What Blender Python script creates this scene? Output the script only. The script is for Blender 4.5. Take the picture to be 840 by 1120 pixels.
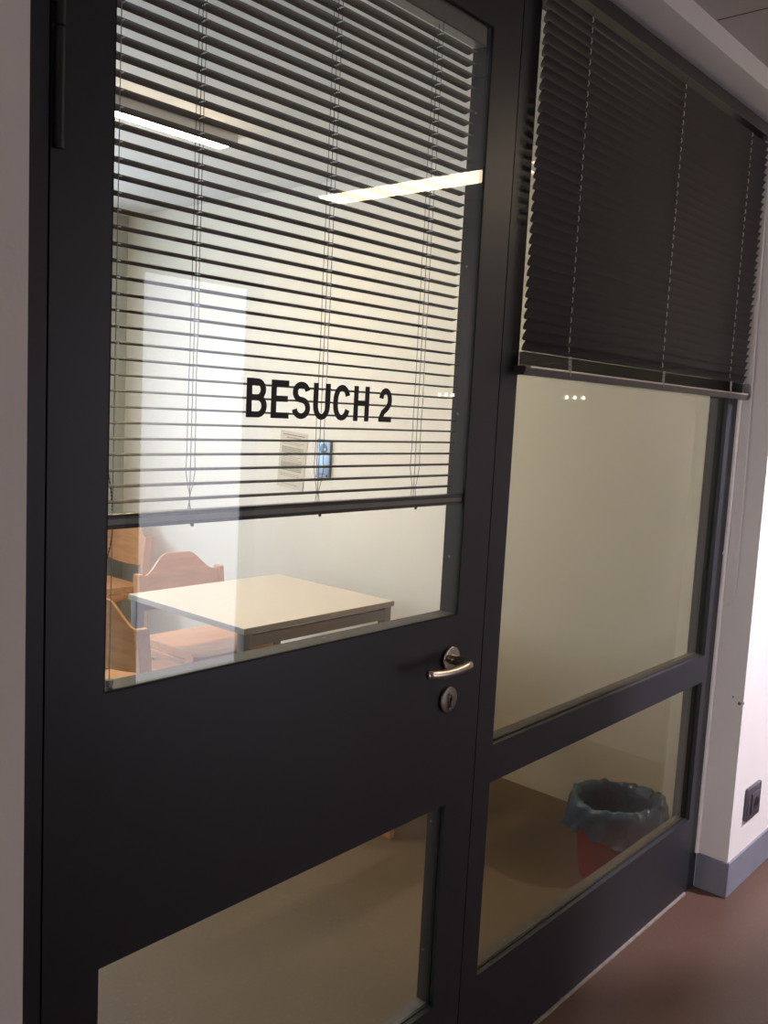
import bpy, bmesh, math, random
from mathutils import Vector, Matrix
random.seed(7)
S = bpy.context.scene
COL = S.collection
for o in list(bpy.data.objects):
    bpy.data.objects.remove(o, do_unlink=True)

# ------------------------------------------------------------------ camera
cam_d = bpy.data.cameras.new('camera')
cam = bpy.data.objects.new('camera', cam_d)
COL.objects.link(cam)
R = ((0.6622412, -0.74749144, 0.05189559),
     (-0.05021753, -0.11338079, -0.99228171),
     (0.74760604, 0.65452376, -0.1126226))          # rows: image right, image down, view direction
right, down, fwd = map(Vector, R)
M = Matrix.Identity(4)
for i in range(3):
    M[i][0] = right[i]; M[i][1] = -down[i]; M[i][2] = -fwd[i]
M.translation = Vector((-0.68972747, -1.11500745, 1.58002977))
cam.matrix_world = M
cam_d.sensor_fit = 'VERTICAL'
cam_d.sensor_height = 36.0
cam_d.lens = 995.6332 / 1120.0 * 36.0
cam_d.clip_start = 0.02
S.camera = cam

# ------------------------------------------------------------------ world, exposure
W = bpy.data.worlds.new('world'); S.world = W
W.use_nodes = True
W.node_tree.nodes['Background'].inputs[0].default_value = (0.55, 0.68, 1.0, 1)
W.node_tree.nodes['Background'].inputs[1].default_value = 0.3
S.view_settings.view_transform = 'Standard'
S.view_settings.look = 'None'
S.view_settings.gamma = 1.0
S.view_settings.use_curve_mapping = False
S.view_settings.exposure = 0.0
S.cycles.use_denoising = True
S.cycles.max_bounces = 12
S.cycles.transparent_max_bounces = 32
S.cycles.sample_clamp_indirect = 8.0

# strengths of everything that shines (lamps, daylit windows, one added spot)
ROOM_LAMP = 74.0
CORRIDOR_LAMP = 15.0
ROOM_WINDOW = 9.0
CORRIDOR_DOOR = 2.7
ADDED_SPOT = 440.0
LED = 12.0
END_WINDOW = 30.0

# ------------------------------------------------------------------ materials
MATS = {}
def mat(name, col, rough=0.5, metal=0.0, noise=0.0, nscale=8.0, bump=0.0, bscale=60.0, emit=0.0, spec=0.5,
        stretch=(1, 1, 1), coat=0.0, emit_col=None):
    m = bpy.data.materials.new(name); m.use_nodes = True
    nt = m.node_tree; b = nt.nodes['Principled BSDF']
    b.inputs['Roughness'].default_value = rough
    b.inputs['Metallic'].default_value = metal
    b.inputs['Specular IOR Level'].default_value = spec
    b.inputs['Coat Weight'].default_value = coat
    c = (*col, 1)
    b.inputs['Base Color'].default_value = c
    tc = nt.nodes.new('ShaderNodeTexCoord')
    mp = nt.nodes.new('ShaderNodeMapping'); mp.inputs['Scale'].default_value = stretch
    nt.links.new(tc.outputs['Object'], mp.inputs['Vector'])
    if noise > 0:
        n = nt.nodes.new('ShaderNodeTexNoise'); n.inputs['Scale'].default_value = nscale
        n.inputs['Detail'].default_value = 6
        nt.links.new(mp.outputs[0], n.inputs['Vector'])
        r = nt.nodes.new('ShaderNodeValToRGB')
        r.color_ramp.elements[0].position = 0.3; r.color_ramp.elements[1].position = 0.7
        r.color_ramp.elements[0].color = (*[max(0, x * (1 - noise)) for x in col], 1)
        r.color_ramp.elements[1].color = (*[min(1, x * (1 + noise)) for x in col], 1)
        nt.links.new(n.outputs['Fac'], r.inputs[0]); nt.links.new(r.outputs[0], b.inputs['Base Color'])
    if bump > 0:
        n2 = nt.nodes.new('ShaderNodeTexNoise'); n2.inputs['Scale'].default_value = bscale
        nt.links.new(mp.outputs[0], n2.inputs['Vector'])
        bp = nt.nodes.new('ShaderNodeBump'); bp.inputs['Strength'].default_value = bump
        bp.inputs['Distance'].default_value = 0.004
        nt.links.new(n2.outputs['Fac'], bp.inputs['Height']); nt.links.new(bp.outputs[0], b.inputs['Normal'])
    if emit > 0:
        b.inputs['Emission Color'].default_value = (*(emit_col or col), 1)
        b.inputs['Emission Strength'].default_value = emit
    MATS[name] = m
    return m

def glass_mat(name, tint):
    """window glass: clear, slightly tinted, mirrors a few per cent head-on and more at a slant"""
    m = bpy.data.materials.new(name); m.use_nodes = True
    nt = m.node_tree; nt.nodes.clear()
    out = nt.nodes.new('ShaderNodeOutputMaterial')
    tr = nt.nodes.new('ShaderNodeBsdfTransparent'); tr.inputs[0].default_value = (*tint, 1)
    gl = nt.nodes.new('ShaderNodeBsdfGlossy'); gl.inputs['Roughness'].default_value = 0.0
    gl.inputs['Color'].default_value = (1, 1, 1, 1)
    geo = nt.nodes.new('ShaderNodeNewGeometry')
    dt = nt.nodes.new('ShaderNodeVectorMath'); dt.operation = 'DOT_PRODUCT'
    nt.links.new(geo.outputs['Normal'], dt.inputs[0]); nt.links.new(geo.outputs['Incoming'], dt.inputs[1])
    ab = nt.nodes.new('ShaderNodeMath'); ab.operation = 'ABSOLUTE'; nt.links.new(dt.outputs['Value'], ab.inputs[0])
    su = nt.nodes.new('ShaderNodeMath'); su.operation = 'SUBTRACT'; su.inputs[0].default_value = 1.0
    nt.links.new(ab.outputs[0], su.inputs[1])
    pw = nt.nodes.new('ShaderNodeMath'); pw.operation = 'POWER'; pw.inputs[1].default_value = 5.0
    nt.links.new(su.outputs[0], pw.inputs[0])
    ma = nt.nodes.new('ShaderNodeMath'); ma.operation = 'MULTIPLY_ADD'
    ma.inputs[1].default_value = 0.957; ma.inputs[2].default_value = 0.043
    nt.links.new(pw.outputs[0], ma.inputs[0])
    mx = nt.nodes.new('ShaderNodeMixShader')
    nt.links.new(ma.outputs[0], mx.inputs[0]); nt.links.new(tr.outputs[0], mx.inputs[1]); nt.links.new(gl.outputs[0], mx.inputs[2])
    nt.links.new(mx.outputs[0], out.inputs['Surface'])
    return m

def floor_mat(name, col, speck, rough):
    m = mat(name, col, rough, noise=0.10, nscale=2.2, bump=0.03, bscale=40, spec=0.4)
    nt = m.node_tree; b = nt.nodes['Principled BSDF']
    src = b.inputs['Base Color'].links[0].from_socket
    tc = nt.nodes.new('ShaderNodeTexCoord')
    n = nt.nodes.new('ShaderNodeTexNoise'); n.inputs['Scale'].default_value = 90; n.inputs['Detail'].default_value = 3
    nt.links.new(tc.outputs['Object'], n.inputs['Vector'])
    r = nt.nodes.new('ShaderNodeValToRGB')
    r.color_ramp.elements[0].position = 0.56; r.color_ramp.elements[1].position = 0.72
    r.color_ramp.elements[0].color = (0, 0, 0, 1); r.color_ramp.elements[1].color = (0.55, 0.55, 0.55, 1)
    nt.links.new(n.outputs['Fac'], r.inputs[0])
    mx = nt.nodes.new('ShaderNodeMix'); mx.data_type = 'RGBA'
    nt.links.new(r.outputs[0], mx.inputs[0]); nt.links.new(src, mx.inputs[6]); mx.inputs[7].default_value = (*speck, 1)
    nt.links.new(mx.outputs[2], b.inputs['Base Color'])
    return m

def wood_mat(name, c1, c2, rough=0.35):
    m = mat(name, c1, rough, bump=0.02, bscale=80, stretch=(1, 1, 1), spec=0.45)
    nt = m.node_tree; b = nt.nodes['Principled BSDF']
    tc = nt.nodes.new('ShaderNodeTexCoord')
    mp = nt.nodes.new('ShaderNodeMapping'); mp.inputs['Scale'].default_value = (4, 30, 30)
    n = nt.nodes.new('ShaderNodeTexNoise'); n.inputs['Scale'].default_value = 1.6; n.inputs['Detail'].default_value = 8
    r = nt.nodes.new('ShaderNodeValToRGB')
    r.color_ramp.elements[0].position = 0.32; r.color_ramp.elements[1].position = 0.7
    r.color_ramp.elements[0].color = (*c1, 1); r.color_ramp.elements[1].color = (*c2, 1)
    nt.links.new(tc.outputs['Object'], mp.inputs['Vector']); nt.links.new(mp.outputs[0], n.inputs['Vector'])
    nt.links.new(n.outputs['Fac'], r.inputs[0]); nt.links.new(r.outputs[0], b.inputs['Base Color'])
    return m

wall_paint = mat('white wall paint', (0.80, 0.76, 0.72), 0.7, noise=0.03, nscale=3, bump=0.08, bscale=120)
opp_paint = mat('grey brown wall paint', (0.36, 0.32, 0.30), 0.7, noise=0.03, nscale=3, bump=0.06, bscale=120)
green_paint = mat('grey green wall paint', (0.42, 0.44, 0.40), 0.7, noise=0.03, nscale=3, bump=0.05, bscale=120)
room_paint = mat('cream wall paint', (0.83, 0.775, 0.665), 0.65, noise=0.02, nscale=2, bump=0.05, bscale=120)
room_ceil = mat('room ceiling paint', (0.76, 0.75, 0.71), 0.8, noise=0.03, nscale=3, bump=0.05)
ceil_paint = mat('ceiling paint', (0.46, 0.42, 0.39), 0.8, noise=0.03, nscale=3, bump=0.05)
panel_grey = mat('ceiling panel joint', (0.10, 0.09, 0.09), 0.7)
corridor_floor = floor_mat('corridor linoleum', (0.115, 0.066, 0.046), (0.16, 0.10, 0.075), 0.36)
room_floor = floor_mat('room linoleum', (0.122, 0.086, 0.050), (0.17, 0.125, 0.078), 0.4)
base_grey = mat('grey baseboard', (0.20, 0.21, 0.25), 0.5, noise=0.06, nscale=12)
anthracite = mat('anthracite door paint', (0.019, 0.020, 0.026), 0.42, noise=0.06, nscale=20, bump=0.02, bscale=200)
gap_black = mat('black rubber seal', (0.006, 0.006, 0.006), 0.8)
bead_dark = mat('glazing strip paint', (0.035, 0.035, 0.035), 0.45)
sill_grey = mat('dusty glazing sill', (0.10, 0.09, 0.075), 0.6, noise=0.25, nscale=30)
seal_grey = mat('floor sealant', (0.22, 0.18, 0.15), 0.7, noise=0.2, nscale=40)
white_trim = mat('white plastic trim', (0.90, 0.88, 0.86), 0.35)
slat_dark = mat('dark brown slat lacquer', (0.026, 0.021, 0.016), 0.55, noise=0.06, nscale=30)
slat_grey = mat('anthracite slat lacquer', (0.0095, 0.0080, 0.0075), 0.34, noise=0.05, nscale=30, spec=0.35)
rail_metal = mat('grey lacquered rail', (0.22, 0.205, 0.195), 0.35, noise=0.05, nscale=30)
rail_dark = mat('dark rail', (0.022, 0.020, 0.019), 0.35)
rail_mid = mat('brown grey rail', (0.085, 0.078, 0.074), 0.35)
rail_highlight = mat('painted rail highlight', (0.62, 0.58, 0.54), 0.3, metal=0.5)  # pale strip stands for the lamp's reflection on the rail edge
cord_dark = mat('dark blind cord', (0.03, 0.028, 0.025), 0.7)
cord_grey = mat('grey blind cord', (0.45, 0.43, 0.40), 0.7)
bead_brown = mat('bronze bead chain', (0.10, 0.07, 0.04), 0.35, metal=0.6)
cord_white = mat('white bead chain', (0.80, 0.78, 0.76), 0.4)
steel = mat('brushed steel', (0.55, 0.50, 0.44), 0.24, metal=1.0, noise=0.05, nscale=60, stretch=(1, 20, 20))
steel_dark = mat('lock cylinder brass', (0.30, 0.27, 0.24), 0.35, metal=1.0)
black_paint = mat('black keyhole', (0.004, 0.004, 0.004), 0.7)
letter_black = mat('black vinyl lettering', (0.008, 0.007, 0.007), 0.6)
beech = wood_mat('beech wood', (0.56, 0.27, 0.12), (0.68, 0.37, 0.18))
beech_dark = wood_mat('beech wood edge', (0.50, 0.24, 0.11), (0.58, 0.29, 0.13))
tabletop_m = mat('pale table laminate', (0.70, 0.62, 0.52), 0.34, noise=0.02, nscale=6)
table_edge = mat('grey table edging', (0.40, 0.40, 0.36), 0.45)
table_steel = mat('grey table steel', (0.24, 0.24, 0.245), 0.4, metal=0.3)
red_plastic = mat('red plastic bin', (0.30, 0.012, 0.018), 0.35, noise=0.05, nscale=10)
paper_m = mat('paper', (0.66, 0.60, 0.47), 0.8, noise=0.04, nscale=12)
ink = mat('printed text', (0.20, 0.17, 0.14), 0.8)
ink_pale = mat('pale printed shading', (0.50, 0.45, 0.35), 0.8)
panel_blue = mat('blue grey metal plate', (0.33, 0.41, 0.49), 0.4, metal=0.4, noise=0.05, nscale=20)
panel_rim = mat('dark blue plate rim', (0.12, 0.17, 0.24), 0.45)
outlet_grey = mat('dark grey socket plastic', (0.085, 0.075, 0.09), 0.28, noise=0.03, nscale=30)
outlet_dark = mat('socket hole', (0.02, 0.02, 0.02), 0.4)
lamp_body = mat('white lamp housing', (0.75, 0.74, 0.72), 0.4)
dot_white = mat('white sticker dot', (0.95, 0.93, 0.90), 0.5)
chip_brown = mat('bare plaster', (0.20, 0.13, 0.10), 0.9)
room_light = mat('room lamp tube cover', (1, 0.80, 0.55), 0.5, emit=ROOM_LAMP, emit_col=(1, 0.76, 0.45))
hall_light = mat('corridor lamp cover', (1, 0.85, 0.65), 0.5, emit=CORRIDOR_LAMP, emit_col=(1, 0.80, 0.56))
sky_room = mat('daylit frosted pane', (0.75, 0.85, 1.0), 0.3, emit=ROOM_WINDOW, emit_col=(0.66, 0.78, 1.0))
sky_door = mat('daylit frosted door pane', (0.8, 0.84, 1.0), 0.3, emit=CORRIDOR_DOOR, emit_col=(0.86, 0.86, 1.0))
sky_end = mat('daylit frosted end pane', (0.85, 0.85, 0.9), 0.3, emit=END_WINDOW, emit_col=(0.95, 0.88, 0.92))
spot_lens = mat('added spot lens', (0.9, 0.85, 1.0), 0.4, emit=6.0, emit_col=(0.92, 0.84, 1.0))
glass = glass_mat('clear window glass', (0.955, 0.965, 0.945))
glass_dimmed = glass_mat('window glass tinted to dim the room', (0.77, 0.755, 0.685))  # warm dark tint stands in for weaker light in the room behind

def bag_mat():
    return mat('blue bin bag film', (0.020, 0.082, 0.150), 0.22, noise=0.4, nscale=14, bump=1.0, bscale=34, spec=0.6)
bag_film = bag_mat()

# ------------------------------------------------------------------ mesh helpers
def box(bm, x0, x1, y0, y1, z0, z1, bev=0.0, seg=2):
    r = bmesh.ops.create_cube(bm, size=1.0)
    vs = r['verts']
    sc = Matrix.Diagonal((x1 - x0, y1 - y0, z1 - z0, 1))
    bmesh.ops.transform(bm, matrix=Matrix.Translation(((x0 + x1) / 2, (y0 + y1) / 2, (z0 + z1) / 2)) @ sc, verts=vs)
    if bev > 0:
        es = {e for v in vs for e in v.link_edges}
        bmesh.ops.bevel(bm, geom=list(es), offset=bev, segments=seg, profile=0.5, affect='EDGES')

def tube(bm, pts, r, n=8, closed=False, radii=None):
    pts = [Vector(p) for p in pts]
    rings = []
    N = len(pts)
    up = None
    for i, p in enumerate(pts):
        if closed:
            t = pts[(i + 1) % N] - pts[i - 1]
        else:
            t = pts[min(i + 1, N - 1)] - pts[max(i - 1, 0)]
        t.normalize()
        if up is None:
            a = Vector((0, 0, 1)) if abs(t.z) < 0.9 else Vector((1, 0, 0))
        else:
            a = up
        u = (a - t * a.dot(t)).normalized(); up = u
        v = t.cross(u)
        rr = radii[i] if radii else r
        rings.append([bm.verts.new(p + (u * math.cos(2 * math.pi * k / n) + v * math.sin(2 * math.pi * k / n)) * rr) for k in range(n)])
    L = N if closed else N - 1
    for i in range(L):
        A, B = rings[i], rings[(i + 1) % N]
        for k in range(n):
            bm.faces.new((A[k], A[(k + 1) % n], B[(k + 1) % n], B[k]))
    if not closed:
        bm.faces.new(rings[0][::-1]); bm.faces.new(rings[-1])

def disc(bm, c, axis, r, depth, n=32, bev=0.0):
    """a round plate whose axis is 'x', 'y' or 'z', centred at c"""
    rr = bmesh.ops.create_cone(bm, cap_ends=True, segments=n, radius1=r, radius2=r, depth=depth)
    vs = rr['verts']
    rot = {'z': Matrix.Identity(4), 'y': Matrix.Rotation(math.pi / 2, 4, 'X'), 'x': Matrix.Rotation(math.pi / 2, 4, 'Y')}[axis]
    if bev:
        es = [e for e in {e for v in vs for e in v.link_edges} if len(e.link_faces) == 2 and any(len(f.verts) > 4 for f in e.link_faces)]
        res = bmesh.ops.bevel(bm, geom=es, offset=bev, segments=3, profile=0.5, affect='EDGES')
        vs = list({v for v in vs if v.is_valid} | set(res['verts']))
    bmesh.ops.transform(bm, matrix=Matrix.Translation(c) @ rot, verts=vs)

def lathe(bm, prof, n=48, jit=None, cap_bottom=True):
    rings = []
    for i, (r, z) in enumerate(prof):
        ring = []
        for k in range(n):
            a = 2 * math.pi * k / n
            dr, dz = jit(i, a) if jit else (0, 0)
            ring.append(bm.verts.new(((r + dr) * math.cos(a), (r + dr) * math.sin(a), z + dz)))
        rings.append(ring)
    for i in range(len(rings) - 1):
        for k in range(n):
            bm.faces.new((rings[i][k], rings[i][(k + 1) % n], rings[i + 1][(k + 1) % n], rings[i + 1][k]))
    if cap_bottom:
        bm.faces.new(rings[0][::-1])

def obj(name, bm, m, parent=None, smooth=None, loc=None):
    bmesh.ops.recalc_face_normals(bm, faces=bm.faces[:])
    me = bpy.data.meshes.new(name); bm.to_mesh(me); bm.free()
    me.materials.append(m)
    o = bpy.data.objects.new(name, me); COL.objects.link(o)
    if parent: o.parent = parent
    if loc: o.location = loc
    if smooth:
        for p in me.polygons: p.use_smooth = True
        me.set_sharp_from_angle(angle=math.radians(smooth))
    return o

def bx(name, m, dims, parent=None, bev=0.0):
    bm = bmesh.new(); box(bm, *dims, bev=bev)
    return obj(name, bm, m, parent, smooth=40 if bev else None)

def struct(o, label=None):
    o['kind'] = 'structure'
    if label: o['label'] = label
    return o

def thing(name, label, cat, loc=(0, 0, 0), rz=0.0, group=None):
    o = bpy.data.objects.new(name, None); COL.objects.link(o)
    o.empty_display_size = 0.1
    o.location = loc; o.rotation_euler = (0, 0, rz)
    o['label'] = label; o['category'] = cat
    if group: o['group'] = group
    return o

def sempty(name, loc=(0, 0, 0), label=None):
    o = bpy.data.objects.new(name, None); COL.objects.link(o); o.empty_display_size = 0.1
    o.location = loc
    return struct(o, label)

def dup(root, loc, rz, label):
    r = root.copy(); COL.objects.link(r); r.location = loc; r.rotation_euler = (0, 0, rz); r['label'] = label
    for ch in list(root.children):
        c = ch.copy(); COL.objects.link(c); c.parent = r
        for g in list(ch.children):
            d = g.copy(); COL.objects.link(d); d.parent = c
    return r

# ------------------------------------------------------------------ room shell
WF = -0.107                 # corridor face of the wall around the glazing
WB = 0.10                   # room face of that wall
XL, XR = -0.1715, 2.3085    # the opening in the wall
ZH = 2.53                   # soffit of the opening
RX0, RX1, RY1 = -1.1, 2.58, 3.98        # visiting room
CX0, CX1, CY0 = -6.0, 3.30, -2.80       # corridor
RC, CC = 2.68, 2.585        # ceilings

struct(bx('floor_corridor', corridor_floor, (CX0, CX1, CY0, 0.0, -0.06, 0.0)), 'reddish brown speckled linoleum floor of the corridor')
struct(bx('floor_room', room_floor, (RX0, RX1, 0.0, RY1, -0.06, 0.0)), 'olive brown linoleum floor of the room behind the glass')
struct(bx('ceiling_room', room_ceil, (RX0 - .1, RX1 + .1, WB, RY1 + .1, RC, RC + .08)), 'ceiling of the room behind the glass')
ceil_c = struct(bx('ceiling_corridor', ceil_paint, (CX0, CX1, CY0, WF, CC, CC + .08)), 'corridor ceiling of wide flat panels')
bm = bmesh.new()
for xs in (-4.7, -3.43, -2.17, -0.9, 0.35, 1.62, 2.9):
    box(bm, xs - .002, xs + .002, CY0 + .02, WF - .004, CC - .0012, CC + .003)
obj('panel_joint', bm, panel_grey, ceil_c)

struct(bx('wall_left', wall_paint, (CX0, XL, WF, WB, 0, RC)), 'wall at the left of the dark door')
wr = struct(bx('wall_right', wall_paint, (XR, CX1, WF, WB, 0, RC)), 'bright white wall at the right of the glazing')
struct(bx('wall_lintel', wall_paint, (XL, XR, WF, WB, ZH, RC)), 'wall strip above the door and glazing')
struct(bx('wall_room_right', room_paint, (RX1, RX1 + .1, WB, RY1, 0, RC)), 'cream side wall of the room')
struct(bx('wall_room_left', green_paint, (RX0 - .1, RX0, WB, RY1, 0, RC)), 'left side wall of the room')
# back wall of the room with its window opening
wx0, wx1, wz0, wz1 = -0.75, 1.75, 0.88, 2.35
bm = bmesh.new()
box(bm, RX0 - .1, wx0, RY1, RY1 + .1, 0, RC); box(bm, wx1, RX1 + .1, RY1, RY1 + .1, 0, RC)
box(bm, wx0, wx1, RY1, RY1 + .1, 0, wz0); box(bm, wx0, wx1, RY1, RY1 + .1, wz1, RC)
struct(obj('wall_room_back', bm, green_paint), 'back wall of the room')
w3 = sempty('window_3', ((wx0 + wx1) / 2, RY1, wz0), 'daylit window in the back wall of the room')
def local(dims, o):
    l = o.location
    return (dims[0] - l.x, dims[1] - l.x, dims[2] - l.y, dims[3] - l.y, dims[4] - l.z, dims[5] - l.z)
bm = bmesh.new()
for d in ((wx0, wx0 + .06, wz0, wz1), (wx1 - .06, wx1, wz0, wz1), (wx0, wx1, wz0, wz0 + .06), (wx0, wx1, wz1 - .06, wz1), (.47, .53, wz0, wz1)):
    box(bm, *local((d[0], d[1], RY1 + .02, RY1 + .09, d[2], d[3]), w3))
obj('window_frame', bm, lamp_body, w3)
bx('pane', sky_room, local((wx0 + .03, wx1 - .03, RY1 + .05, RY1 + .06, wz0 + .03, wz1 - .03), w3), w3)

# corridor: opposite wall with a glazed door, end walls
gx0, gx1, gz0, gz1 = 1.93, 2.60, 0.06, 2.19
fx0, fx1, fz1 = gx0 - .09, gx1 + .09, gz1 + .09
bm = bmesh.new()
box(bm, CX0, fx0, CY0 - .1, CY0, 0, CC); box(bm, fx1, CX1, CY0 - .1, CY0, 0, CC); box(bm, fx0, fx1, CY0 - .1, CY0, fz1, CC)
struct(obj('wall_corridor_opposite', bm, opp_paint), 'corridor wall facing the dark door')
vy0, vy1, vz0, vz1 = -0.92, -0.18, 0.35, 2.35
bm = bmesh.new()
box(bm, CX0 - .1, CX0, CY0, vy0, 0, CC); box(bm, CX0 - .1, CX0, vy1, WB, 0, CC)
box(bm, CX0 - .1, CX0, vy0, vy1, 0, vz0); box(bm, CX0 - .1, CX0, vy0, vy1, vz1, CC)
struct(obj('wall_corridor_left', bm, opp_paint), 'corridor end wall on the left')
w2 = sempty('window_2', (CX0, (vy0 + vy1) / 2, vz0), 'daylit window at the far left end of the corridor')
bm = bmesh.new()
for d in ((vy0, vy0 + .05, vz0, vz1), (vy1 - .05, vy1, vz0, vz1), (vy0, vy1, vz0, vz0 + .05), (vy0, vy1, vz1 - .05, vz1), (-.56, -.53, vz0, vz1)):
    box(bm, *local((CX0 - .08, CX0 - .01, d[0], d[1], d[2], d[3]), w2))
obj('window_frame', bm, lamp_body, w2)
bx('pane', sky_end, local((CX0 - .05, CX0 - .04, vy0 + .02, vy1 - .02, vz0 + .02, vz1 - .02), w2), w2)
d2 = sempty('door_2', ((fx0 + fx1) / 2, CY0, 0), 'daylit glass door in the opposite corridor wall')
bm = bmesh.new()
for d in ((fx0, gx0, 0, fz1), (gx1, fx1, 0, fz1), (gx0, gx1, 0, gz0), (gx0, gx1, gz1, fz1)):
    box(bm, *local((d[0], d[1], CY0 - .08, CY0 - .01, d[2], d[3]), d2))
obj('door_frame', bm, anthracite, d2)
bx('pane', sky_door, local((gx0 - .02, gx1 + .02, CY0 - .05, CY0 - .04, gz0 - .02, gz1 + .02), d2), d2)
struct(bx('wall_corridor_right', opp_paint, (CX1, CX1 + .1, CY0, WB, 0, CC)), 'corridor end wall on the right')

# baseboards
bm = bmesh.new()
box(bm, XR - .008, CX1, WF - .008, WF + .0005, 0, 0.122, bev=.002, seg=1)
box(bm, XR - .008, XR + .0005, WF - .008, -0.004, 0, 0.122, bev=.002, seg=1)
struct(obj('baseboard_right', bm, base_grey), 'grey baseboard around the foot of the white wall')
struct(bx('baseboard_left', base_grey, (CX0, XL, WF - .008, WF, 0, 0.122), bev=.002), 'grey baseboard at the foot of the left wall')
struct(bx('baseboard_opposite', base_grey, (CX0, fx0, CY0, CY0 + .01, 0, 0.122), bev=.002), 'grey baseboard of the opposite corridor wall')
# white trim between frame and wall, sealant along the floor
bm = bmesh.new()
tube(bm, [(XR - .007, -.002, .124), (XR - .007, -.002, ZH - .003)], .0095, 12)
struct(obj('trim_1', bm, white_trim, smooth=60), 'bright white joint strip between dark frame and white wall')
bm = bmesh.new()
tube(bm, [(XL + .3 * i, -.002, .001) for i in range(9)], .006, 8)
struct(obj('trim_2', bm, seal_grey, smooth=60), 'thin pale sealant line along the floor under the dark frame')
# chipped paint at the wall corner
bm = bmesh.new()
disc(bm, (XR - .0004, WF + .012, .673), 'x', .006, .0012, 9)
disc(bm, (XR + .002, WF - .0004, .676), 'y', .005, .0012, 7)
disc(bm, (XR - .0004, WF + .035, .690), 'x', .003, .0012, 7)
obj('paint_chip', bm, chip_brown, wr)['label'] = 'small brown chips in the paint at the wall corner'

# ------------------------------------------------------------------ door_1 (dark leaf) and window_1 (fixed glazing)
D = 0.048                    # visible depth of the profiles
LX0, LX1, LZ1 = -0.0885, 0.9335, 2.44
GX1 = 0.8375
UZ0, UZ1, QZ0, QZ1 = 1.157, 2.335, 0.268, 0.739

door = sempty('door_1', (LX0, 0, 0), 'dark anthracite door with two panes, lettering and steel handle')
def part(name, m, parts, parent, bev=0.0, smooth=None):
    bm = bmesh.new()
    off = parent.location if parent.parent is None else parent.parent.location
    for d in parts:
        box(bm, d[0] - off.x, d[1] - off.x, d[2] - off.y, d[3] - off.y, d[4] - off.z, d[5] - off.z, bev=bev)
    return obj(name, bm, m, parent, smooth=smooth)
leaf = part('door_leaf', anthracite, [
    (LX0, 0, 0, D, .006, LZ1), (GX1, LX1, 0, D, .006, LZ1),
    (0, GX1, 0, D, .006, QZ0), (0, GX1, 0, D, QZ1, UZ0), (0, GX1, 0, D, UZ1, LZ1)], door)
def glazing(parent, x0, x1, z0, z1, yg, gm=None):
    """pane, thin black gasket and the screwed glazing strips behind it"""
    part('glass_pane', gm or glass, [(x0 + .0005, x1 - .0005, yg, yg + .004, z0 + .0005, z1 - .0005)], parent)
    t = .0012
    part('glazing_strip', bead_dark, [(x0, x0 + t, yg + .0045, D, z0, z1), (x1 - t, x1, yg + .0045, D, z0, z1), (x0, x1, yg + .0045, D, z1 - t, z1)], parent)
    part('glazing_sill', sill_grey, [(x0 + t, x1 - t, yg + .0045, D, z0, z0 + t)], parent)
    g = .0022
    part('gasket', gap_black, [(x0, x0 + g, yg - .003, yg - .0005, z0, z1), (x1 - g, x1, yg - .003, yg - .0005, z0, z1),
                              (x0, x1, yg - .003, yg - .0005, z0, z0 + g), (x0, x1, yg - .003, yg - .0005, z1 - g, z1)], parent)
    bm = bmesh.new()
    off = parent.location
    zz = [z0 + .12 + i * .3 for i in range(int((z1 - z0 - .1) / .3) + 1)]
    for z in zz:
        if z < z1 - .03: disc(bm, (x1 - t - off.x, (yg + D) / 2 + .006, z - off.z), 'x', .0028, .0012, 12)
    for i in range(int((x1 - x0) / .3)):
        disc(bm, (x0 + .17 + i * .3 - off.x, (yg + D) / 2 + .004, z0 + t - off.z), 'z', .0028, .0012, 12)
    obj('screw', bm, rail_metal, parent)
glazing(door, 0, GX1, UZ0, UZ1, .003)
glazing(door, 0, GX1, QZ0, QZ1, .016)
# frame around the leaf (left jamb, head) belongs to door_1; mullion to the fixed glazing
part('door_frame', anthracite, [(XL, -.0915, 0, .06, 0, ZH), (-.0915, .9365, 0, .06, 2.4435, ZH)], door)
part('rebate_seal', gap_black, [(-.0915, LX0, .012, .05, 0, LZ1), (LX1, .9365, .012, .05, 0, LZ1), (LX0, LX1, .012, .05, LZ1, 2.4435), (LX0, LX1, .02, .04, .0005, .006)], door)
bm = bmesh.new()
for z0_, z1_ in ((1.885, 2.03), (2.033, 2.18), (2.183, 2.24)):
    tube(bm, [(-.0795 - LX0, -.004, z0_), (-.0795 - LX0, -.004, z1_)], .0065, 14)
obj('hinge', bm, anthracite, door, smooth=50)

# handle
hx, hz = .816, 1.066
bm = bmesh.new(); disc(bm, (hx - LX0, -.0045, hz), 'y', .0275, .009, 40, bev=.003)
hd = obj('handle', bm, steel, door, smooth=40)
hd['label'] = 'brushed steel lever handle'
bm = bmesh.new()
pts = []
rad = []
for i in range(8):
    pts.append((hx - LX0, -.009 - .032 * i / 7, hz)); rad.append(.0105)
for i in range(1, 9):
    a = i / 8 * math.pi / 2
    pts.append((hx - LX0 - .018 * (1 - math.cos(a)), -.041 - .018 * math.sin(a), hz)); rad.append(.0105 - .0005 * i / 8)
for i in range(1, 15):
    s = i / 14
    pts.append((hx - LX0 - .018 - .112 * s, -.059 + .010 * s * s, hz - .004 * math.sin(s * math.pi) )); rad.append(.010 - .001 * s)
pts.append((pts[-1][0] - .003, pts[-1][1] + .0005, pts[-1][2])); rad.append(.006)
tube(bm, pts, .01, 16, radii=rad)
obj('lever', bm, steel, hd, smooth=60)
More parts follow.
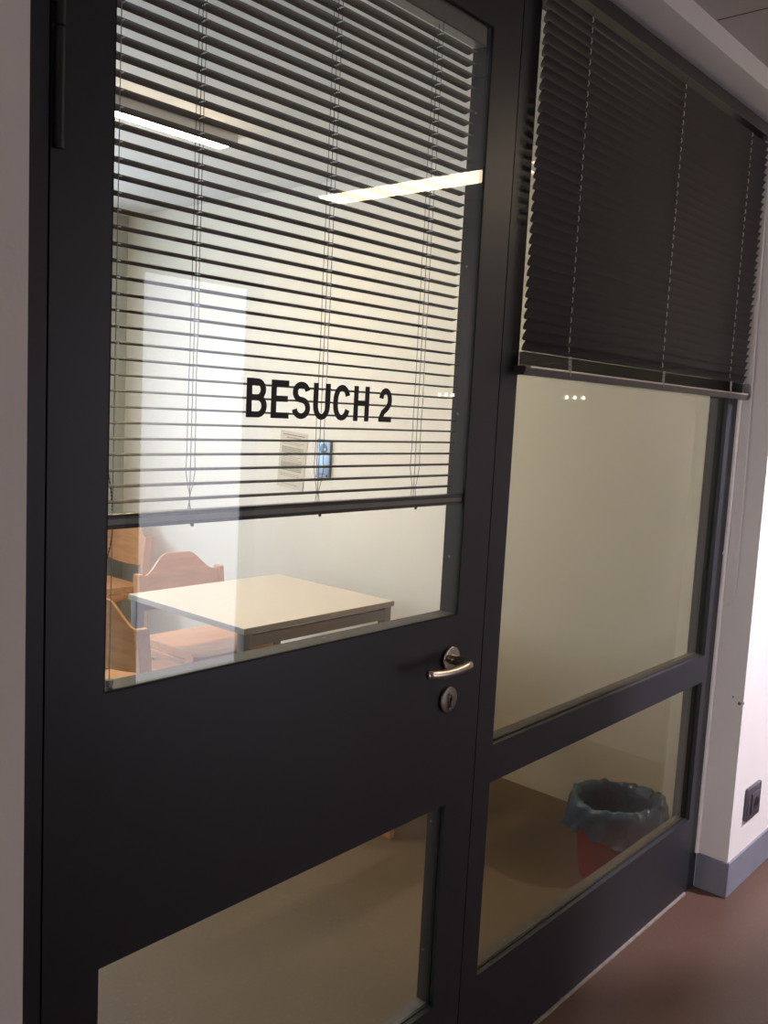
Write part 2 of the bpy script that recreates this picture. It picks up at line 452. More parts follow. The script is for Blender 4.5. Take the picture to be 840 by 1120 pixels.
# lock
bm = bmesh.new(); disc(bm, (hx - LX0, -.004, .978), 'y', .0275, .008, 40, bev=.003)
lk = obj('lock_escutcheon', bm, steel_dark, door, smooth=40)
bm = bmesh.new()
disc(bm, (hx - LX0, -.009, .986), 'y', .0085, .006, 24)
box(bm, hx - LX0 - .005, hx - LX0 + .005, -.012, -.006, .960, .986)
obj('cylinder', bm, steel, lk, smooth=40)
bm = bmesh.new()
box(bm, hx - LX0 - .0011, hx - LX0 + .0011, -.0128, -.0118, .981, .991)
box(bm, hx - LX0 - .004, hx - LX0 + .001, -.0128, -.0118, .963, .978)
obj('keyhole', bm, black_paint, lk)

# lettering on the glass: every character drawn with a broad pen
def arc(cx, cz, rx, rz, a0, a1, n=14):
    return [(cx + rx * math.cos(math.radians(a0 + (a1 - a0) * i / n)), cz + rz * math.sin(math.radians(a0 + (a1 - a0) * i / n))) for i in range(n + 1)]
LH, PW, PH = .0620, .0112, .0098        # letter height, pen width of uprights, pen height of bars
def glyph(ch, w):
    l, r, b_, t_, m = PW / 2, w - PW / 2, PH / 2, LH - PH / 2, LH * .515
    cx = w / 2
    if ch == 'B':
        ru, rl = (t_ - m) / 2, (m - b_) / 2
        return [[(l, 0), (l, LH)], [(l, t_), (w * .52, t_)] + arc(w * .52, (t_ + m) / 2, r * .93 - w * .52, ru, 90, -90)[1:] + [(l, m)],
                [(l, m), (w * .55, m)] + arc(w * .55, (m + b_) / 2, r - w * .55, rl, 90, -90)[1:] + [(l, b_)]]
    if ch == 'E':
        return [[(l, 0), (l, LH)], [(l, t_), (w * .97, t_)], [(l, m), (w * .92, m)], [(l, b_), (w, b_)]]
    if ch == 'S':
        rt, rb = (t_ - m) / 2, (m - b_) / 2
        return [arc(cx, t_ - rt, cx - l - .0008, rt, 12, 180, 12) + arc(cx, m + rt, cx - l - .0008, rt, 180, 250, 5)[1:] + arc(cx, b_ + rb, r - cx, rb, 70, 0, 5) + arc(cx, b_ + rb, r - cx, rb, 0, -170, 12)[1:]]
    if ch == 'U':
        rz = .020
        return [[(l, LH)] + arc(cx, b_ + rz, cx - l, rz, 180, 360, 18) + [(r, LH)]]
    if ch == 'C':
        rz = LH * .36
        return [arc(cx, t_ - rz, r - cx, rz, 22, 180, 14) + arc(cx, b_ + rz, r - cx, rz, 180, 338, 14)]
    if ch == 'H':
        return [[(l, 0), (l, LH)], [(r, 0), (r, LH)], [(l, m), (r, m)]]
    if ch == '2':
        rz = LH * .27
        return [arc(cx, t_ - rz, cx - l, rz, 172, 0, 14) + [(r - .0006, t_ - rz - .006), (r - .006, t_ - rz - .0145), (l + .006, b_ + .0125), (l + .0005, b_ + .002)], [(0, b_), (w, b_)]]
def ribbon(bm, pts, x0, z0, yf, yb):
    n = len(pts); E1 = []; E2 = []
    for i, p in enumerate(pts):
        a = Vector(pts[max(i - 1, 0)]); c = Vector(pts[min(i + 1, n - 1)])
        d = (c - a).normalized()
        o = Vector((-d.y * PW / 2, d.x * PH / 2))
        if 0 < i < n - 1:
            d1 = (Vector(p) - a).normalized(); d2_ = (c - Vector(p)).normalized()
            o *= min(1.4, 1 / max(.5, math.sqrt(max(0, (1 + d1.dot(d2_)) / 2))))
        E1.append((p[0] + o.x, p[1] + o.y)); E2.append((p[0] - o.x, p[1] - o.y))
    rows = [[bm.verts.new((x0 + q[0], y, z0 + q[1])) for q in E] for y in (yf, yb) for E in (E1, E2)]
    a1, a2, b1_, b2_ = rows
    for i in range(n - 1):
        bm.faces.new((a1[i], a1[i + 1], a2[i + 1], a2[i])); bm.faces.new((b1_[i], b2_[i], b2_[i + 1], b1_[i + 1]))
        bm.faces.new((a1[i], b1_[i], b1_[i + 1], a1[i + 1])); bm.faces.new((a2[i], a2[i + 1], b2_[i + 1], b2_[i]))
    bm.faces.new((a1[0], a2[0], b2_[0], b1_[0])); bm.faces.new((a1[-1], b1_[-1], b2_[-1], a2[-1]))
for ch_, xa, xb in (('B', .2450, .2875), ('E', .2965, .3355), ('S', .3425, .3840), ('U', .3910, .4310), ('C', .4390, .4815), ('H', .4905, .5305), ('2', .5575, .5925)):
    bm = bmesh.new()
    for k, st in enumerate(glyph(ch_, xb - xa)):
        ribbon(bm, st, xa - LX0, 1.5555, .00235 - .00004 * k, .0029)
    obj('lettering', bm, letter_black, door)

# fixed glazing at the right of the door
win = sempty('window_1', (.9365, 0, 0), 'fixed dark framed glazing with two panes beside the door')
FX0, FX1, MX0, MX1 = 1.001, 2.216, .9365, XR - .001
part('window_frame', anthracite, [
    (MX0, FX0, 0, .06, 0, ZH), (FX1, MX1, 0, .06, 0, ZH),
    (FX0, FX1, 0, D, 0, .267), (FX0, FX1, 0, D, .741, .8314), (FX0, FX1, 0, .06, 2.47, ZH)], win)
glazing(win, FX0, FX1, .8314, 2.47, .016, glass_dimmed)
glazing(win, FX0, FX1, .267, .741, .016, glass_dimmed)
# ------------------------------------------------------------------ venetian blinds
def slat_bm(bm, x0, x1, yc, zc, w, tilt, sag=.0022, th=.0005):
    n = 6
    secs = [(x0, .72), (x0 + .0015, .93), (x0 + .003, 1), (x1 - .003, 1), (x1 - .0015, .93), (x1, .72)]
    rings = []
    for x, k in secs:
        up, lo = [], []
        for i in range(n + 1):
            t = -1 + 2 * i / n
            a = t * w / 2 * k; h = sag * (1 - (t * k) ** 2)
            for lst, hh in ((up, h + th / 2), (lo, h - th / 2)):
                lst.append(bm.verts.new((x, yc + a * math.cos(tilt) - hh * math.sin(tilt), zc + a * math.sin(tilt) + hh * math.cos(tilt))))
        rings.append(up + lo[::-1])
    m = len(rings[0])
    for A, B in zip(rings, rings[1:]):
        for i in range(m):
            bm.faces.new((A[i], A[(i + 1) % m], B[(i + 1) % m], B[i]))
    bm.faces.new(rings[0][::-1]); bm.faces.new(rings[-1])

def u_rail(bm, x0, x1, y0, y1, z0, z1, t=.0012):
    box(bm, x0, x1, y0, y1, z0, z0 + t); box(bm, x0, x1, y0, y0 + t, z0, z1); box(bm, x0, x1, y1 - t, y1, z0, z1)
    box(bm, x0, x0 + t, y0, y1, z0, z1); box(bm, x1 - t, x1, y0, y1, z0, z1); box(bm, x0, x1, y0, y1, z1 - t, z1)

def chain(bm, pts, r):
    """beads along a polyline plus a thin thread"""
    pts = [Vector(p) for p in pts]
    tube(bm, pts, r * .38, 5)
    step = r * 3.0; carry = 0
    for a, b in zip(pts, pts[1:]):
        L = (b - a).length; s = carry
        while s < L:
            c = a.lerp(b, s / L)
            q = bmesh.ops.create_icosphere(bm, subdivisions=1, radius=r)
            bmesh.ops.translate(bm, vec=c, verts=q['verts']); s += step
        carry = s - L

# --- blind behind the door glass, slats open
b1 = thing('venetian_blind', 'dark half-lowered blind with open slats behind the lettered door glass', 'blind', (.42, .0205, 2.33))
B = b1.location
bm = bmesh.new()
pitch = .02235
slz = []
z = 1.428
i = 0
while z < 2.292:
    slat_bm(bm, .006 - B.x, .803 - B.x, 0, z - B.z, .0262, math.radians(-.5), sag=.0026, th=.0006); slz.append(z); z += pitch
obj('slats', bm, slat_dark, b1, smooth=35)
bm = bmesh.new(); u_rail(bm, .004 - B.x, .826 - B.x, -.0125, .0125, 2.296 - B.z, 2.334 - B.z)
obj('headrail', bm, rail_metal, b1)
bm = bmesh.new()
prof = [(-.011, .0), (-.0125, .006), (-.0125, .018), (-.009, .0205), (.009, .0205), (.0125, .018), (.0125, .006), (.011, 0)]
def extr(bm, prof, x0, x1, z0, y0=0):
    A = [bm.verts.new((x0, y0 + p[0], z0 + p[1])) for p in prof]; Bv = [bm.verts.new((x1, y0 + p[0], z0 + p[1])) for p in prof]
    m = len(prof)
    for k in range(m): bm.faces.new((A[k], A[(k + 1) % m], Bv[(k + 1) % m], Bv[k]))
    bm.faces.new(A[::-1]); bm.faces.new(Bv)
extr(bm, prof, .003 - B.x, .835 - B.x, 1.391 - B.z)
br = obj('bottom_rail', bm, rail_dark, b1, smooth=40)
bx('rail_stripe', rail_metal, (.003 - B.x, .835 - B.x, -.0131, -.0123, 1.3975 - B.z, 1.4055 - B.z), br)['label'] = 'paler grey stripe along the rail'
for gx in (.155, .428, .692):
    bm = bmesh.new()
    for yo, dx in ((-.0118, -.002), (.0118, .002)):
        ps = [(gx + dx - B.x, yo, 2.297 - B.z)]
        for k in range(20):
            zz = 2.26 - k * .044
            if zz < 1.45: break
            if zz < 1.50: break
            ps.append((gx + dx - B.x + random.uniform(-.0010, .0010), yo, zz - B.z))
        sd = 1 if yo > 0 else -1
        ps += [(gx + dx - B.x + o_ * sd, yo, z_ - B.z) for o_, z_ in ((-.001, 1.488), (-.002, 1.470), (.002, 1.450), (.006, 1.436), (.0075, 1.426), (.0055, 1.418))] + [(gx - B.x + .002 * sd, yo * .6, 1.412 - B.z)]
        tube(bm, ps, .00055, 5)
    obj('ladder_cord', bm, cord_dark, b1, smooth=60)
    bm = bmesh.new()
    tube(bm, [(gx - B.x, 0, 2.297 - B.z), (gx - B.x, 0, 1.40 - B.z)], .0006, 5)
    q = bmesh.ops.create_icosphere(bm, subdivisions=2, radius=.003); bmesh.ops.translate(bm, vec=(gx - B.x, -.008, 1.389 - B.z), verts=q['verts'])
    obj('lift_cord', bm, cord_dark, b1, smooth=60)
    bm = bmesh.new()
    for zz in slz:  # pale colour stands for light showing through the cord holes
        tube(bm, [(gx - B.x - .002, -.0128, zz - B.z - .0010), (gx - B.x, -.004, zz - B.z + .0008), (gx - B.x + .002, .004, zz - B.z + .0010)], .0011, 5)
    obj('rung_glint', bm, white_trim, b1, smooth=60)['label'] = 'small ladder rungs whitened as light glinting through the cord holes'
bm = bmesh.new()
tube(bm, [(.0195 - B.x, -.004, 2.297 - B.z), (.0195 - B.x, -.004, 1.165 - B.z)], .0007, 5)
disc(bm, (.0195 - B.x, -.004, 1.1655 - B.z), 'z', .006, .010, 12)
obj('guide_wire', bm, cord_grey, b1, smooth=60)
bm = bmesh.new()
for zz in slz: tube(bm, [(.0185 - B.x, -.0128, zz - B.z - .0010), (.021 - B.x, -.002, zz - B.z + .0012)], .0011, 5)
obj('guide_eyelet', bm, white_trim, b1, smooth=60)
bm = bmesh.new()
chain(bm, [(.012 - B.x, .016, 2.296 - B.z), (.012 - B.x, .016, 1.56 - B.z), (.018 - B.x, .016, 1.50 - B.z), (.030 - B.x, .016, 1.44 - B.z),
           (.033 - B.x, .016, 1.40 - B.z), (.031 - B.x, .016, 1.37 - B.z), (.022 - B.x, .016, 1.335 - B.z), (.010 - B.x, .016, 1.315 - B.z), (.004 - B.x, .016, 1.33 - B.z), (.004 - B.x, .016, 2.296 - B.z)], .0017)
obj('bead_chain', bm, bead_brown, b1, smooth=60)

# --- blind in front of the fixed glazing, slats closed
b2 = thing('venetian_blind', 'dark closed blind hanging on the corridor side of the right-hand glazing', 'blind', (1.63, -.022, 2.5075))
B = b2.location
BX0, BX1 = .984, 2.283
bm = bmesh.new()
z = 1.731
sl2 = []
while z < 2.462:
    slat_bm(bm, BX0 - B.x, BX1 - B.x, 0, z - B.z, .025, math.radians(-64)); sl2.append(z); z += pitch
obj('slats', bm, slat_grey, b2, smooth=35)
bm = bmesh.new()
zz = 1.6895
for k in range(11):
    slat_bm(bm, BX0 - B.x, BX1 - B.x, 0, zz - B.z, .025, math.radians(-2 - 1.5 * (k % 2)), sag=.0018); zz += .0026
obj('stacked_slats', bm, slat_grey, b2, smooth=35)
bm = bmesh.new(); u_rail(bm, BX0 - .006 - B.x, BX1 + .004 - B.x, -.0135, .0135, 2.472 - B.z, 2.5075 - B.z)
hr = obj('headrail', bm, rail_dark, b2)
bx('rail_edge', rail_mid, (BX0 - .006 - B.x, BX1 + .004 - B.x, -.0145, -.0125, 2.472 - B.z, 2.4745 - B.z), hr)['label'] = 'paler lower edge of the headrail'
bm = bmesh.new()
prof2 = [(-.0095, 0), (-.0135, .010), (-.0135, .0165), (-.0115, .0185), (.0115, .0185), (.0135, .0165), (.0135, .010), (.0095, 0)]
extr(bm, prof2, BX0 - .006 - B.x, BX1 + .006 - B.x, 1.668 - B.z)
br = obj('bottom_rail', bm, rail_mid, b2, smooth=30)
bx('rail_edge', rail_highlight, (BX0 + .012 - B.x, BX1 - B.x, -.0148, -.0125, 1.6832 - B.z, 1.6875 - B.z), br, bev=.001)['label'] = 'pale strip painted as the lamp highlight along the front edge of the rail'
for xe, s in ((BX0 - .006, -1), (BX1 + .006, 1)):
    bm = bmesh.new(); extr(bm, [(p[0] * 1.06, p[1] * 1.04 - .0003) for p in prof2], min(xe, xe + s * .004) - B.x, max(xe, xe + s * .004) - B.x, 1.668 - B.z)
    obj('end_cap', bm, rail_dark, br)
for gx in (1.158, 1.650, 2.128):
    bm = bmesh.new()
    ps = []
    for zz in sl2[::-1]:
        ps.append((gx - B.x + .001, -.0042, zz + .008 - B.z)); ps.append((gx - B.x - .001, -.0075, zz - .006 + pitch * .5 - B.z))
    ps = [(gx - B.x, -.0135, 2.472 - B.z)] + ps + [(gx - B.x, -.014, 1.70 - B.z), (gx - B.x, -.0145, 1.685 - B.z)]
    tube(bm, ps, .0006, 5)
    obj('lift_cord', bm, cord_dark, b2, smooth=60)
    bm = bmesh.new()
    for zz in sl2:     # the rung of the ladder shows as a short pale stitch on each slat
        tube(bm, [(gx - B.x + .002, -.0070, zz + .0095 - B.z), (gx - B.x, -.0100, zz + .002 - B.z), (gx - B.x - .001, -.0085, zz - .003 - B.z)], .0013, 5)
    obj('ladder_cord', bm, cord_grey, b2, smooth=60)
    bm = bmesh.new()
    for k in range(10):
        zz = 1.689 + k * .0031
        tube(bm, [(gx - B.x - .007 + random.uniform(-.002, .002), -.0145, zz - B.z), (gx - B.x, -.0168, zz + random.uniform(-.002, .002) - B.z), (gx - B.x + .007 + random.uniform(-.002, .002), -.0145, zz - B.z)], .0011, 5)
    tube(bm, [(gx - B.x + .003, -.0150, 1.70 - B.z), (gx - B.x + .004, -.0150, 1.684 - B.z), (gx - B.x + .005, -.0150, 1.676 - B.z)], .0012, 5)
    obj('cord_bunch', bm, cord_grey, b2, smooth=60)['label'] = 'gathered grey ladder cord on the stacked slats'
bm = bmesh.new()
lx = 2.285
pts = [(lx - B.x, -.006 - B.y, 2.472 - B.z), (lx - B.x, -.004 - B.y, 1.08 - B.z)]
for k in range(1, 12):
    a = math.pi * k / 12
    pts.append((lx - B.x, -.029 + .025 * math.cos(a) - B.y, 1.08 - .085 * math.sin(a) - B.z))
pts += [(lx - B.x, -.054 - B.y, 1.08 - B.z), (lx - B.x, -.050 - B.y, 1.4 - B.z), (lx - B.x, -.030 - B.y, 2.472 - B.z)]
chain(bm, pts, .0018)
q = bmesh.ops.create_icosphere(bm, subdivisions=2, radius=.004); bmesh.ops.scale(bm, vec=(1, 1, 1.7), verts=q['verts']); bmesh.ops.translate(bm, vec=(lx - B.x, -.004 - B.y, 1.165 - B.z), verts=q['verts'])
obj('bead_chain', bm, cord_white, b2, smooth=60)['label'] = 'white bead chain hanging in a long loop'

# ------------------------------------------------------------------ lamps
l1 = thing('ceiling_lamp', 'long lit lamp on the room ceiling, seen between the slats of the door blind', 'lamp', (1.2, 2.056, RC))
bx('housing', lamp_body, (-.62, .62, -.06, .06, -.036, -.001), l1, bev=.004)
bx('diffuser', room_light, (-.61, .61, -.05, .05, -.045, -.035), l1, bev=.003)
l2 = thing('ceiling_lamp', 'long corridor ceiling lamp mirrored in the door glass as a slanting yellow bar', 'lamp', (2.45, -1.30, CC))
bx('housing', lamp_body, (-.08, .08, -.78, .78, -.03, -.001), l2, bev=.004)
bx('diffuser', hall_light, (-.07, .07, -.77, .77, -.04, -.029), l2, bev=.003)

l3 = thing('added_spotlight', 'added round spotlight standing in for daylight on the white wall at right', 'lamp', (3.14, -1.62, CC))  # added spot, brightens the white wall in place of daylight
bm = bmesh.new(); lathe(bm, [(.0, -.001), (.062, -.001), (.062, -.012), (.050, -.014), (.046, -.004)], 40, cap_bottom=False)
obj('ring', bm, lamp_body, l3, smooth=40)
bm = bmesh.new(); disc(bm, (0, 0, -.006), 'z', .046, .003, 32); obj('lens', bm, spot_lens, l3)
ld = bpy.data.lights.new('spot_beam', 'SPOT'); ld.energy = ADDED_SPOT; ld.color = (0.93, 0.86, 1.0)
ld.spot_size = math.radians(43); ld.spot_blend = 0.4; ld.shadow_soft_size = 0.04
lo = bpy.data.objects.new('spot_beam', ld); COL.objects.link(lo); lo.parent = l3; lo.location = (0, 0, -.03)
lo.rotation_euler = (Vector((2.66, -.1, 1.12)) - Vector((3.14, -1.62, CC))).to_track_quat('-Z', 'Y').to_euler()

led = mat('lit white indicator', (1, 1, 1), 0.4, emit=LED, emit_col=(1, 0.97, 0.92))
def indicator(label, loc, rz, pitch_):
    t = thing('indicator_panel', label, 'indicator light', loc, rz)
    bx('plate', opp_paint, (-pitch_ * 2, pitch_ * 2, -.012, -.0005, -.03, .03), t, bev=.003)
    for k in (-1, 0, 1):
        bm = bmesh.new(); disc(bm, (k * pitch_, -.013, 0), 'y', .0095, .003, 20, bev=.001)
        obj('indicator_light', bm, led, t)
indicator('small panel of three white lights on the corridor end wall, mirrored in the right-hand pane', (CX1, -1.132, 1.682), math.radians(-90), .046)
indicator('small panel of three white lights on the corridor end wall, mirrored in the door pane', (CX1, -1.950, 1.673), math.radians(-90), .046)

# ------------------------------------------------------------------ table
tb = thing('table', 'square pale-topped table with grey steel legs behind the door glass', 'table', (1.9, 1.82, 0))
TX, TY = .425, .38
bm = bmesh.new(); box(bm, -TX, TX, -TY, TY, .722, .740, bev=.0015, seg=1)
tt = obj('tabletop', bm, tabletop_m, tb)
bm = bmesh.new()
for d in ((-TX - .0015, TX + .0015, -TY - .0015, -TY), (-TX - .0015, TX + .0015, TY, TY + .0015), (-TX - .0015, -TX, -TY, TY), (TX, TX + .0015, -TY, TY)):
    box(bm, *d, .7165, .7392)
obj('edge_band', bm, table_edge, tt)
bx('underside', table_edge, (-TX, TX, -TY, TY, .7165, .722), tt)
ax, ay = TX - .006, TY - .006
for d in ((-ax + .04, ax - .04, -ay, -ay + .02), (-ax + .04, ax - .04, ay - .02, ay)):
    bm = bmesh.new(); box(bm, *d, .662, .706)
    obj('apron', bm, table_steel, tb)
for sx in (-1, 1):
    for sy in (-1, 1):
        bm = bmesh.new()
        x0, x1 = sorted((sx * ax, sx * (ax - .042))); y0, y1 = sorted((sy * ay, sy * (ay - .042)))
        box(bm, x0, x1, y0, y1, .012, .7165, bev=.004)
        box(bm, x0 + .004, x1 - .004, y0 + .004, y1 - .004, 0, .012)
        obj('leg', bm, table_steel, tb, smooth=40)

# ------------------------------------------------------------------ chairs
def grid_panel(bm, fx, nx, nz, th):
    """closed panel from a front surface fx(u, v) -> point, offset backwards (+y)"""
    F = [[bm.verts.new(fx(i / nx, j / nz)) for j in range(nz + 1)] for i in range(nx + 1)]
    Bk = [[bm.verts.new(Vector(fx(i / nx, j / nz)) + Vector((0, th, 0))) for j in range(nz + 1)] for i in range(nx + 1)]
    for i in range(nx):
        for j in range(nz):
            bm.faces.new((F[i][j], F[i + 1][j], F[i + 1][j + 1], F[i][j + 1]))
            bm.faces.new((Bk[i][j], Bk[i][j + 1], Bk[i + 1][j + 1], Bk[i + 1][j]))
    for i in range(nx):
        bm.faces.new((F[i][0], Bk[i][0], Bk[i + 1][0], F[i + 1][0])); bm.faces.new((F[i][nz], F[i + 1][nz], Bk[i + 1][nz], Bk[i][nz]))
    for j in range(nz):
        bm.faces.new((F[0][j], F[0][j + 1], Bk[0][j + 1], Bk[0][j])); bm.faces.new((F[nx][j], Bk[nx][j], Bk[nx][j + 1], F[nx][j + 1]))

def make_chair(label, loc, rz):
    t = thing('wooden_chair', label, 'chair', loc, rz, 'beech chairs around the table')
    hw = .25
    ly = lambda z: .185 + (.0 if z < .45 else (z - .45) * .11)      # the rear post leans back above the seat
    # rear legs run up as square posts
    for s in (-1, 1):
        bm = bmesh.new()
        secs = [(0, .205), (.2, .19), (.44, .185), (.5, .195), (.62, ly(.62)), (.748, ly(.748))]
        rings = []
        for z, yc in secs:
            x0, x1 = sorted((s * hw, s * (hw - .027)))
            rings.append([bm.verts.new(p) for p in ((x0, yc - .026, z), (x1, yc - .026, z), (x1, yc + .026, z), (x0, yc + .026, z))])
        for A, Bv in zip(rings, rings[1:]):
            for k in range(4): bm.faces.new((A[k], A[(k + 1) % 4], Bv[(k + 1) % 4], Bv[k]))
        bm.faces.new(rings[0][::-1]); bm.faces.new(rings[-1])
        bmesh.ops.recalc_face_normals(bm, faces=bm.faces[:])
        bmesh.ops.bevel(bm, geom=[e for e in bm.edges if e.calc_face_angle(0) > .8], offset=.003, segments=2, affect='EDGES')
        obj('leg', bm, beech, t, smooth=35)
    for s in (-1, 1):
        bm = bmesh.new()
        x0, x1 = sorted((s * (hw - .004), s * (hw - .034)))
        box(bm, x0, x1, -.205, -.165, 0, .424, bev=.004)
        obj('leg', bm, beech, t, smooth=35)
    # seat
    bm = bmesh.new()
    def top(u, v):
        x = -.222 + .444 * u; y = -.245 + .445 * v
        return x, y
    N = 14
    T, Lw = [], []
    for i in range(N + 1):
        a, b = [], []
        for j in range(N + 1):
            u, v = i / N, j / N
            x = (-.235 + .47 * u) * (1 if v < .85 else 1 - .045 * (v - .85) / .15)
            y = -.25 + .43 * v
            cut = max(0, abs(2 * u - 1) - .8) / .2
            if v < .15: y += .035 * cut ** 2 * (1 - v / .15)
            dish = -.007 * math.sin(math.pi * u) * math.sin(math.pi * min(1, v * 1.05))
            lip = -.012 * max(0, (.12 - v) / .12) ** 2
            a.append(bm.verts.new((x, y, .459 + dish + lip))); b.append(bm.verts.new((x, y, .424 + dish * .4 + lip * .5)))
        T.append(a); Lw.append(b)
    for i in range(N):
        for j in range(N):
            bm.faces.new((T[i][j], T[i + 1][j], T[i + 1][j + 1], T[i][j + 1])); bm.faces.new((Lw[i][j], Lw[i][j + 1], Lw[i + 1][j + 1], Lw[i + 1][j]))
    for i in range(N):
        bm.faces.new((T[i][0], Lw[i][0], Lw[i + 1][0], T[i + 1][0])); bm.faces.new((T[i][N], T[i + 1][N], Lw[i + 1][N], Lw[i][N]))
        bm.faces.new((T[0][i], T[0][i + 1], Lw[0][i + 1], Lw[0][i])); bm.faces.new((T[N][i], Lw[N][i], Lw[N][i + 1], T[N][i + 1]))
    obj('seat', bm, beech, t, smooth=45)
    bm = bmesh.new()
    for s in (-1, 1):
        x0, x1 = sorted((s * (hw - .006), s * (hw - .026)))
        box(bm, x0, x1, -.17, .165, .380, .420, bev=.003)
    box(bm, -.215, .215, -.200, -.180, .380, .420, bev=.003)
    box(bm, -.222, .222, .175, .193, .385, .420, bev=.003)
    obj('seat_frame', bm, beech_dark, t, smooth=40)
    for s in (-1, 1):
        bm = bmesh.new()
        x0, x1 = sorted((s * (hw - .008), s * (hw - .026)))
        box(bm, x0, x1, -.17, .172, .17, .20, bev=.003)
        obj('stretcher', bm, beech_dark, t, smooth=40)
    # curved plywood back with a hump along the top
    bm = bmesh.new()
    def face(u, v):
        x = -.224 + .448 * u
        k = max(0.0, min(1.0, (.5 - abs(u - .5)) / .5))            # 0 at the posts, 1 in the middle
        sm = max(0.0, min(1.0, (k - .10) / .62)); sm = sm * sm * (3 - 2 * sm)
        ztop = .738 + .092 * sm
        zbot = .578 - .022 * math.sin(math.pi * u)
        z = zbot + (ztop - zbot) * v
        bow = .026 * math.sin(math.pi * u)
        return Vector((x, ly(z) - .010 + bow, z))
    grid_panel(bm, face, 32, 8, .011)
    obj('backrest', bm, beech, t, smooth=45)
    return t

ch = make_chair('beech chair tucked under the far side of the table, rounded back rising behind it', (1.962, 2.292, 0), 0)
dup(ch, (1.378, 1.872, 0), math.radians(90), 'beech chair nearest the glass at left of the table, seen from behind its dark back')
dup(ch, (2.218, 3.715, 0), math.radians(-90), 'beech chair at the back of the room against the right wall, behind the table')
dup(ch, (2.030, 1.165, 0), math.radians(180), 'beech chair on the near side of the table, one foot showing through the lower pane')

# ------------------------------------------------------------------ waste bin
wb = thing('waste_bin', 'red plastic bin lined with a blue bag behind the lower right pane', 'bin', (2.165, .243, 0))
bm = bmesh.new()
lathe(bm, [(.104, 0), (.108, .006), (.140, .262), (.146, .266), (.146, .272), (.138, .272), (.134, .264), (.104, .010)], 48)
obj('bin_body', bm, red_plastic, wb, smooth=40)
bm = bmesh.new()
rnd = random.Random(3)
ph = [rnd.uniform(0, 6.28) for _ in range(8)]
def fold(a, f0):
    return sum(math.sin(f * a + ph[i]) / (1 + .12 * i) for i, f in enumerate((2, 3, 7, 12, 17, 26))) * f0
prof = [(.080, .03), (.096, .10), (.110, .20), (.120, .255), (.129, .277), (.140, .285), (.150, .281), (.157, .264), (.160, .237), (.160, .207), (.159, .185), (.162, .168)]
def jit(i, a):
    w = (.001, .0015, .0015, .0012, .0015, .0018, .0022, .003, .0034, .004, .005, .0065)[i]
    dr = fold(a + i * .12, w)
    dz = fold(a * 1 + 1.7, .0026) if i in (4, 5, 6) else (fold(a + .6, .008) if i >= 10 else 0)
    if i >= 3:                                       # the bag bulges towards the right-hand side
        bul = max(0, math.cos(a + .9)) ** 4
        dr += .012 * bul * (1 if i > 4 else .3); dz += .012 * bul if i in (4, 5, 6) else 0
    return dr, dz
lathe(bm, prof, 120, jit, cap_bottom=True)
obj('bin_bag', bm, bag_film, wb, smooth=70)['label'] = 'blue translucent bag folded over the rim'

# ------------------------------------------------------------------ things on the walls
pn = thing('paper_notice', 'sheet of printed paper hanging on the room wall beside the blue-grey device', 'notice', (RX1, 2.405, 1.287))
bm = bmesh.new()
A4w, A4h = .105, .1485
def pt(u, v):      # u along the wall (towards the door), v up; the sheet hangs slightly askew, its foot curling out
    a = math.radians(-4)
    uu, vv = u * A4w * (.97 + .03 * v), v * A4h
    c = .003 + .009 * max(0, -v - .5) ** 2 * 4 * .5
    return Vector((-c, -(uu * math.cos(a) - vv * math.sin(a)), uu * math.sin(a) + vv * math.cos(a)))
n = 12
V = [[[bm.verts.new(pt(-1 + 2 * i / 4, -1 + 2 * j / n) + Vector((dd, 0, 0))) for j in range(n + 1)] for i in range(5)] for dd in (0, .0005)]
for i in range(4):
    for j in range(n):
        for Q in V: bm.faces.new((Q[i][j], Q[i + 1][j], Q[i + 1][j + 1], Q[i][j + 1]))
for i in range(4):
    for j in (0, n): bm.faces.new((V[0][i][j], V[0][i + 1][j], V[1][i + 1][j], V[1][i][j]))
for j in range(n):
    for i in (0, 4): bm.faces.new((V[0][i][j], V[0][i][j + 1], V[1][i][j + 1], V[1][i][j]))
sh = obj('sheet', bm, paper_m, pn, smooth=60)
def ink_rect(bm, u0, u1, v0, v1):
    q = [bm.verts.new(pt(u, v) + Vector((-.0009, 0, 0))) for u, v in ((u0, v0), (u1, v0), (u1, v1), (u0, v1))]
    bm.faces.new(q)
bm = bmesh.new()
rr = random.Random(5)
def words(v, u0, u1, h):
    u = u0
    while u < u1:
        w = rr.uniform(.05, .16); ink_rect(bm, u, min(u1, u + w), v, v + h); u += w + .035
words(.86, -.8, .8, .035); words(.76, -.5, .55, .035)
for v in (.60, .54, .42, .36, .30, .24, .10, .04, -.02, -.14, -.20, -.26, -.32, -.38, -.52, -.58): words(v, -.8, rr.uniform(.4, .8), .016)
words(-.76, -.5, .35, .02); words(-.88, -.6, .6, .016)
obj('printed_lines', bm, ink, sh)
bm = bmesh.new()
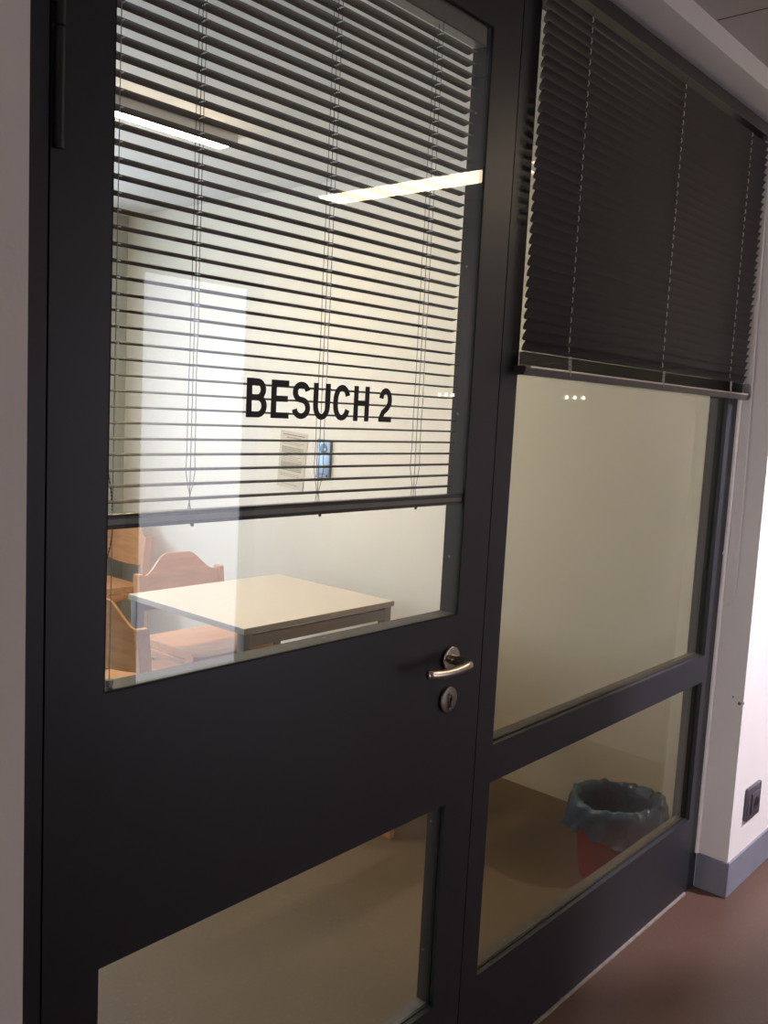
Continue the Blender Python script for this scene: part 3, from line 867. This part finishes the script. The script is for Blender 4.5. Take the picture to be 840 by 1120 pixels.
for v0, v1 in ((.22, .46), (-.40, -.05)): 
    q = [bm.verts.new(pt(u, v) + Vector((-.0006, 0, 0))) for u, v in ((-.82, v0), (.78, v0), (.78, v1), (-.82, v1))]; bm.faces.new(q)
obj('shaded_block', bm, ink_pale, sh)

iv = thing('intercom_panel', 'narrow blue-grey metal call panel on the room wall, right of the notice', 'intercom', (RX1, 2.163, 1.311))
bx('back_plate', panel_rim, (-.012, -.0005, -.050, .052, -.099, .099), iv, bev=.004)
bx('front_plate', panel_blue, (-.017, -.012, -.048, .040, -.096, .096), iv, bev=.003)
bm = bmesh.new()
disc(bm, (-.0175, -.004, .052), 'x', .026, .003, 28, bev=.001)
sp = obj('speaker_disc', bm, panel_rim, iv, smooth=40)
bm = bmesh.new(); disc(bm, (-.0195, -.015, .050), 'x', .006, .003, 16); obj('speaker_dot', bm, dot_white, sp)
bm = bmesh.new(); disc(bm, (-.0185, -.004, -.036), 'x', .006, .005, 18); obj('call_button', bm, dot_white, iv)
bm = bmesh.new(); disc(bm, (-.0175, -.033, -.083), 'x', .005, .003, 14); obj('screw', bm, black_paint, iv)
bm = bmesh.new()
for i in range(5): box(bm, -.0178, -.0168, -.018 + i * .009, -.012 + i * .009, -.078, -.073)
obj('engraved_mark', bm, panel_rim, iv)

so = thing('wall_socket', 'dark grey square power socket on the white wall above the baseboard', 'socket', (2.478, WF, .293))
bx('cover_plate', outlet_grey, (-.061, .061, -.014, -.0005, -.059, .059), so, bev=.004)
bx('socket_insert', outlet_grey, (-.037, .037, -.020, -.013, -.037, .037), so, bev=.004)
bm = bmesh.new(); disc(bm, (0, -.0202, 0), 'y', .021, .002, 32); obj('socket_well', bm, outlet_dark, so)
bm = bmesh.new()
for s in (-1, 1): disc(bm, (s * .0095, -.0215, 0), 'y', .0026, .002, 12)
obj('contact_hole', bm, black_paint, so)
for s in (-1, 1):
    bm = bmesh.new(); box(bm, -.004, .004, -.0235, -.0205, s * .018 - .002, s * .018 + .002, bev=.0008)
    obj('earth_clip', bm, steel, so)
